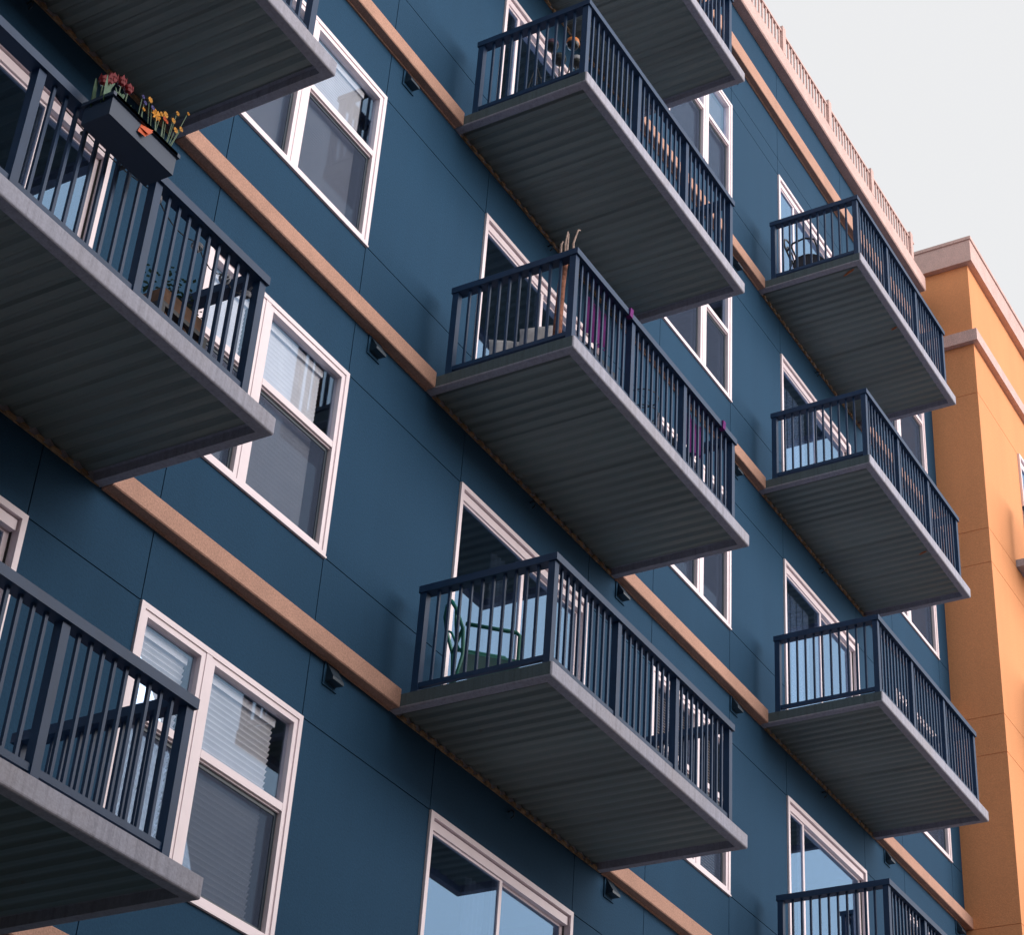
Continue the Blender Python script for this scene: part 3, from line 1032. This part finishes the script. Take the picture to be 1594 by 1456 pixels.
# B4: tree limb, cushions, purple cloths, wire cage, slatted crate, dark chair
z4 = 4*H+0.122
br = root('tree_limb', (0.10, -1.27, z4), 'reddish dry tree limb standing in the balcony corner with twigs above the railing', 'branch')
MB().tube([(0.12, -1.20, z4), (0.105, -1.215, z4+0.35), (0.125, -1.215, z4+0.7), (0.15, -1.22, z4+1.02)], 0.042, 9, r2=0.030).build('trunk', 'bark', br, smooth=True)
for pts in ([(0.135, -1.22, z4+0.98), (0.10, -1.24, z4+1.12), (0.115, -1.25, z4+1.27)], [(0.15, -1.22, z4+1.0), (0.17, -1.22, z4+1.1), (0.13, -1.25, z4+1.26)],
            [(0.155, -1.22, z4+1.0), (0.21, -1.26, z4+1.08), (0.20, -1.26, z4+1.2), (0.235, -1.28, z4+1.37), (0.262, -1.285, z4+1.385)], [(0.10, -1.2, z4+0.9), (0.05, -1.23, z4+1.08), (0.06, -1.24, z4+1.12)]):
    MB().tube(pts, 0.014, 6, r2=0.006).build('twig', 'twig', br, smooth=True)

def cushion(name, pos, sx, sz, th, rz, tilt, label):
    e = root(name, pos, label, 'cushion', 'pale cushions on the middle balcony')
    e.rotation_euler = (tilt, 0, rz)
    m = MB()
    n = 8
    for side in (-1, 1):
        base = len(m.v)
        for i in range(n+1):
            for j in range(n+1):
                u, v = 2*i/n-1, 2*j/n-1
                b = (1-u**4)*(1-v**4)
                pin = 1-0.06*(1-abs(u)**2)*abs(v)**4
                m.v.append((u*sx/2*(1-0.07*(1-v*v)*abs(u)**3), side*th/2*b**0.6+0.004*math.sin(u*9+v*7), v*sz/2*pin*(1-0.07*(1-u*u)*abs(v)**3)))
        for i in range(n):
            for j in range(n):
                a = base+i*(n+1)+j
                q = (a, a+1, a+n+2, a+n+1)
                m.f.append(q if side > 0 else q[::-1])
    m.build('cover', 'pillow', e, True, True)
cushion('cushion', (0.40, -0.55, z4+0.36), 0.36, 0.34, 0.13, math.radians(-55), math.radians(-12), 'off-white cushion leaning left in the balcony with the purple cloths')
cushion('cushion', (0.42, -0.84, z4+0.42), 0.38, 0.36, 0.13, math.radians(-75), math.radians(-8), 'off-white cushion nearer the tree limb in the balcony corner')
bnch = root('garden_bench', (0.5, -0.7, z4), 'low dark bench under the off-white cushions', 'bench')
mm = MB().box(0.30, 0.75, -1.10, -0.40, z4+0.14, z4+0.18)
mm.build('seat', 'black_metal', bnch)
for x in (0.33, 0.72):
    for y in (-1.07, -0.43):
        MB().box(x-0.02, x+0.02, y-0.02, y+0.02, z4, z4+0.14).build('leg', 'black_metal', bnch)

def cloth(xa, xb, y, zt, zb, label):
    e = root('cloth', ((xa+xb)/2, y, zb), label, 'cloth', 'purple cloths hung on the railing')
    m = MB()
    n, k = 28, 8
    for i in range(n+1):
        t = i/n
        for j in range(k+1):
            s = j/k
            m.v.append((xa+(xb-xa)*t+0.015*math.sin(7*t+3*s), y+0.028*math.sin(t*21+s)*(0.4+0.6*s), zt+(zb-zt)*s*(0.9+0.1*math.sin(5*t))))
    for i in range(n):
        for j in range(k):
            a = i*(k+1)+j
            m.f.append((a, a+1, a+k+2, a+k+1))
    xs = e.location
    m.v = [(x-xs[0], yy-xs[1], z-xs[2]) for x, yy, z in m.v]
    m.build('sheet', 'purple', e, True, True)
    f = MB()
    xm = xb+0.02
    f.extrude([(-1.40-xs[1], 4*H+0.985-xs[2]), (-1.445-xs[1], 4*H+0.985-xs[2]), (-1.452-xs[1], 4*H+1.07-xs[2]), (-1.38-xs[1], 4*H+1.073-xs[2]), (-1.32-xs[1], 4*H+1.07-xs[2]), (-1.32-xs[1], 4*H+1.063-xs[2]), (-1.436-xs[1], 4*H+1.063-xs[2]), (-1.436-xs[1], 4*H+0.99-xs[2])], xm-0.02-xs[0], xm+0.03-xs[0], 'x')
    f.build('folded_end', 'purple', e, True)
cloth(0.50, 0.93, -1.24, 4*H+1.0, 4*H+0.56, 'purple cloth hung inside the railing near the tree limb')
cloth(2.42, 2.82, -1.24, 4*H+1.0, 4*H+0.60, 'purple cloth hung inside the railing at the far end of the balcony')

cg = root('wire_plant_cage', (2.12, -0.95, z4), 'black wire hoop plant cage behind the middle railing', 'plant cage')
for q in (0.55, 0.72, 0.90):
    MB().tube(arc((2.12, -0.95, z4+q), 0.15, 0, 6.28, 16, 'xy'), 0.006, 5).build('hoop', 'black_metal', cg)
for a in range(3):
    MB().tube([(2.12+0.12*math.cos(a*2.1), -0.95+0.12*math.sin(a*2.1), z4), (2.12+0.15*math.cos(a*2.1), -0.95+0.15*math.sin(a*2.1), z4+0.92)], 0.006, 5).build('stake', 'black_metal', cg)

sc = root('slatted_crate', (0.98, -0.95, z4), 'dark slatted crate on the balcony floor under the purple cloth', 'crate')
for i in range(6):
    MB().box(0.72, 1.24, -1.18, -1.165, z4+0.03+i*0.075, z4+0.075+i*0.075).build('slat', 'plastic_blue', sc)
for x in (0.73, 1.23):
    MB().box(x-0.015, x+0.015, -1.16, -0.80, z4, z4+0.48).build('post', 'black_metal', sc)
MB().box(0.72, 1.24, -1.16, -0.80, z4+0.48, z4+0.50).build('lid', 'black_metal', sc)

dc = root('garden_chair', (2.55, -0.75, z4), 'dark slatted chair at the far end of the middle balcony', 'chair', rz=math.radians(90))
MB().box(-0.22, 0.22, -0.22, 0.22, 0.41, 0.44).build('seat', 'black_metal', dc, True)
MB().box(-0.22, 0.22, -0.25, -0.22, 0.50, 0.86).build('backrest', 'black_metal', dc, True)
for sx in (-1, 1):
    for sy in (-1, 1):
        MB().box(0.2*sx-0.018, 0.2*sx+0.018, 0.2*sy-0.018, 0.2*sy+0.018, 0, 0.41).build('leg', 'black_metal', dc, True)
    MB().box(0.22*sx-0.015, 0.22*sx+0.015, -0.24, 0.2, 0.62, 0.65).build('arm', 'black_metal', dc, True)
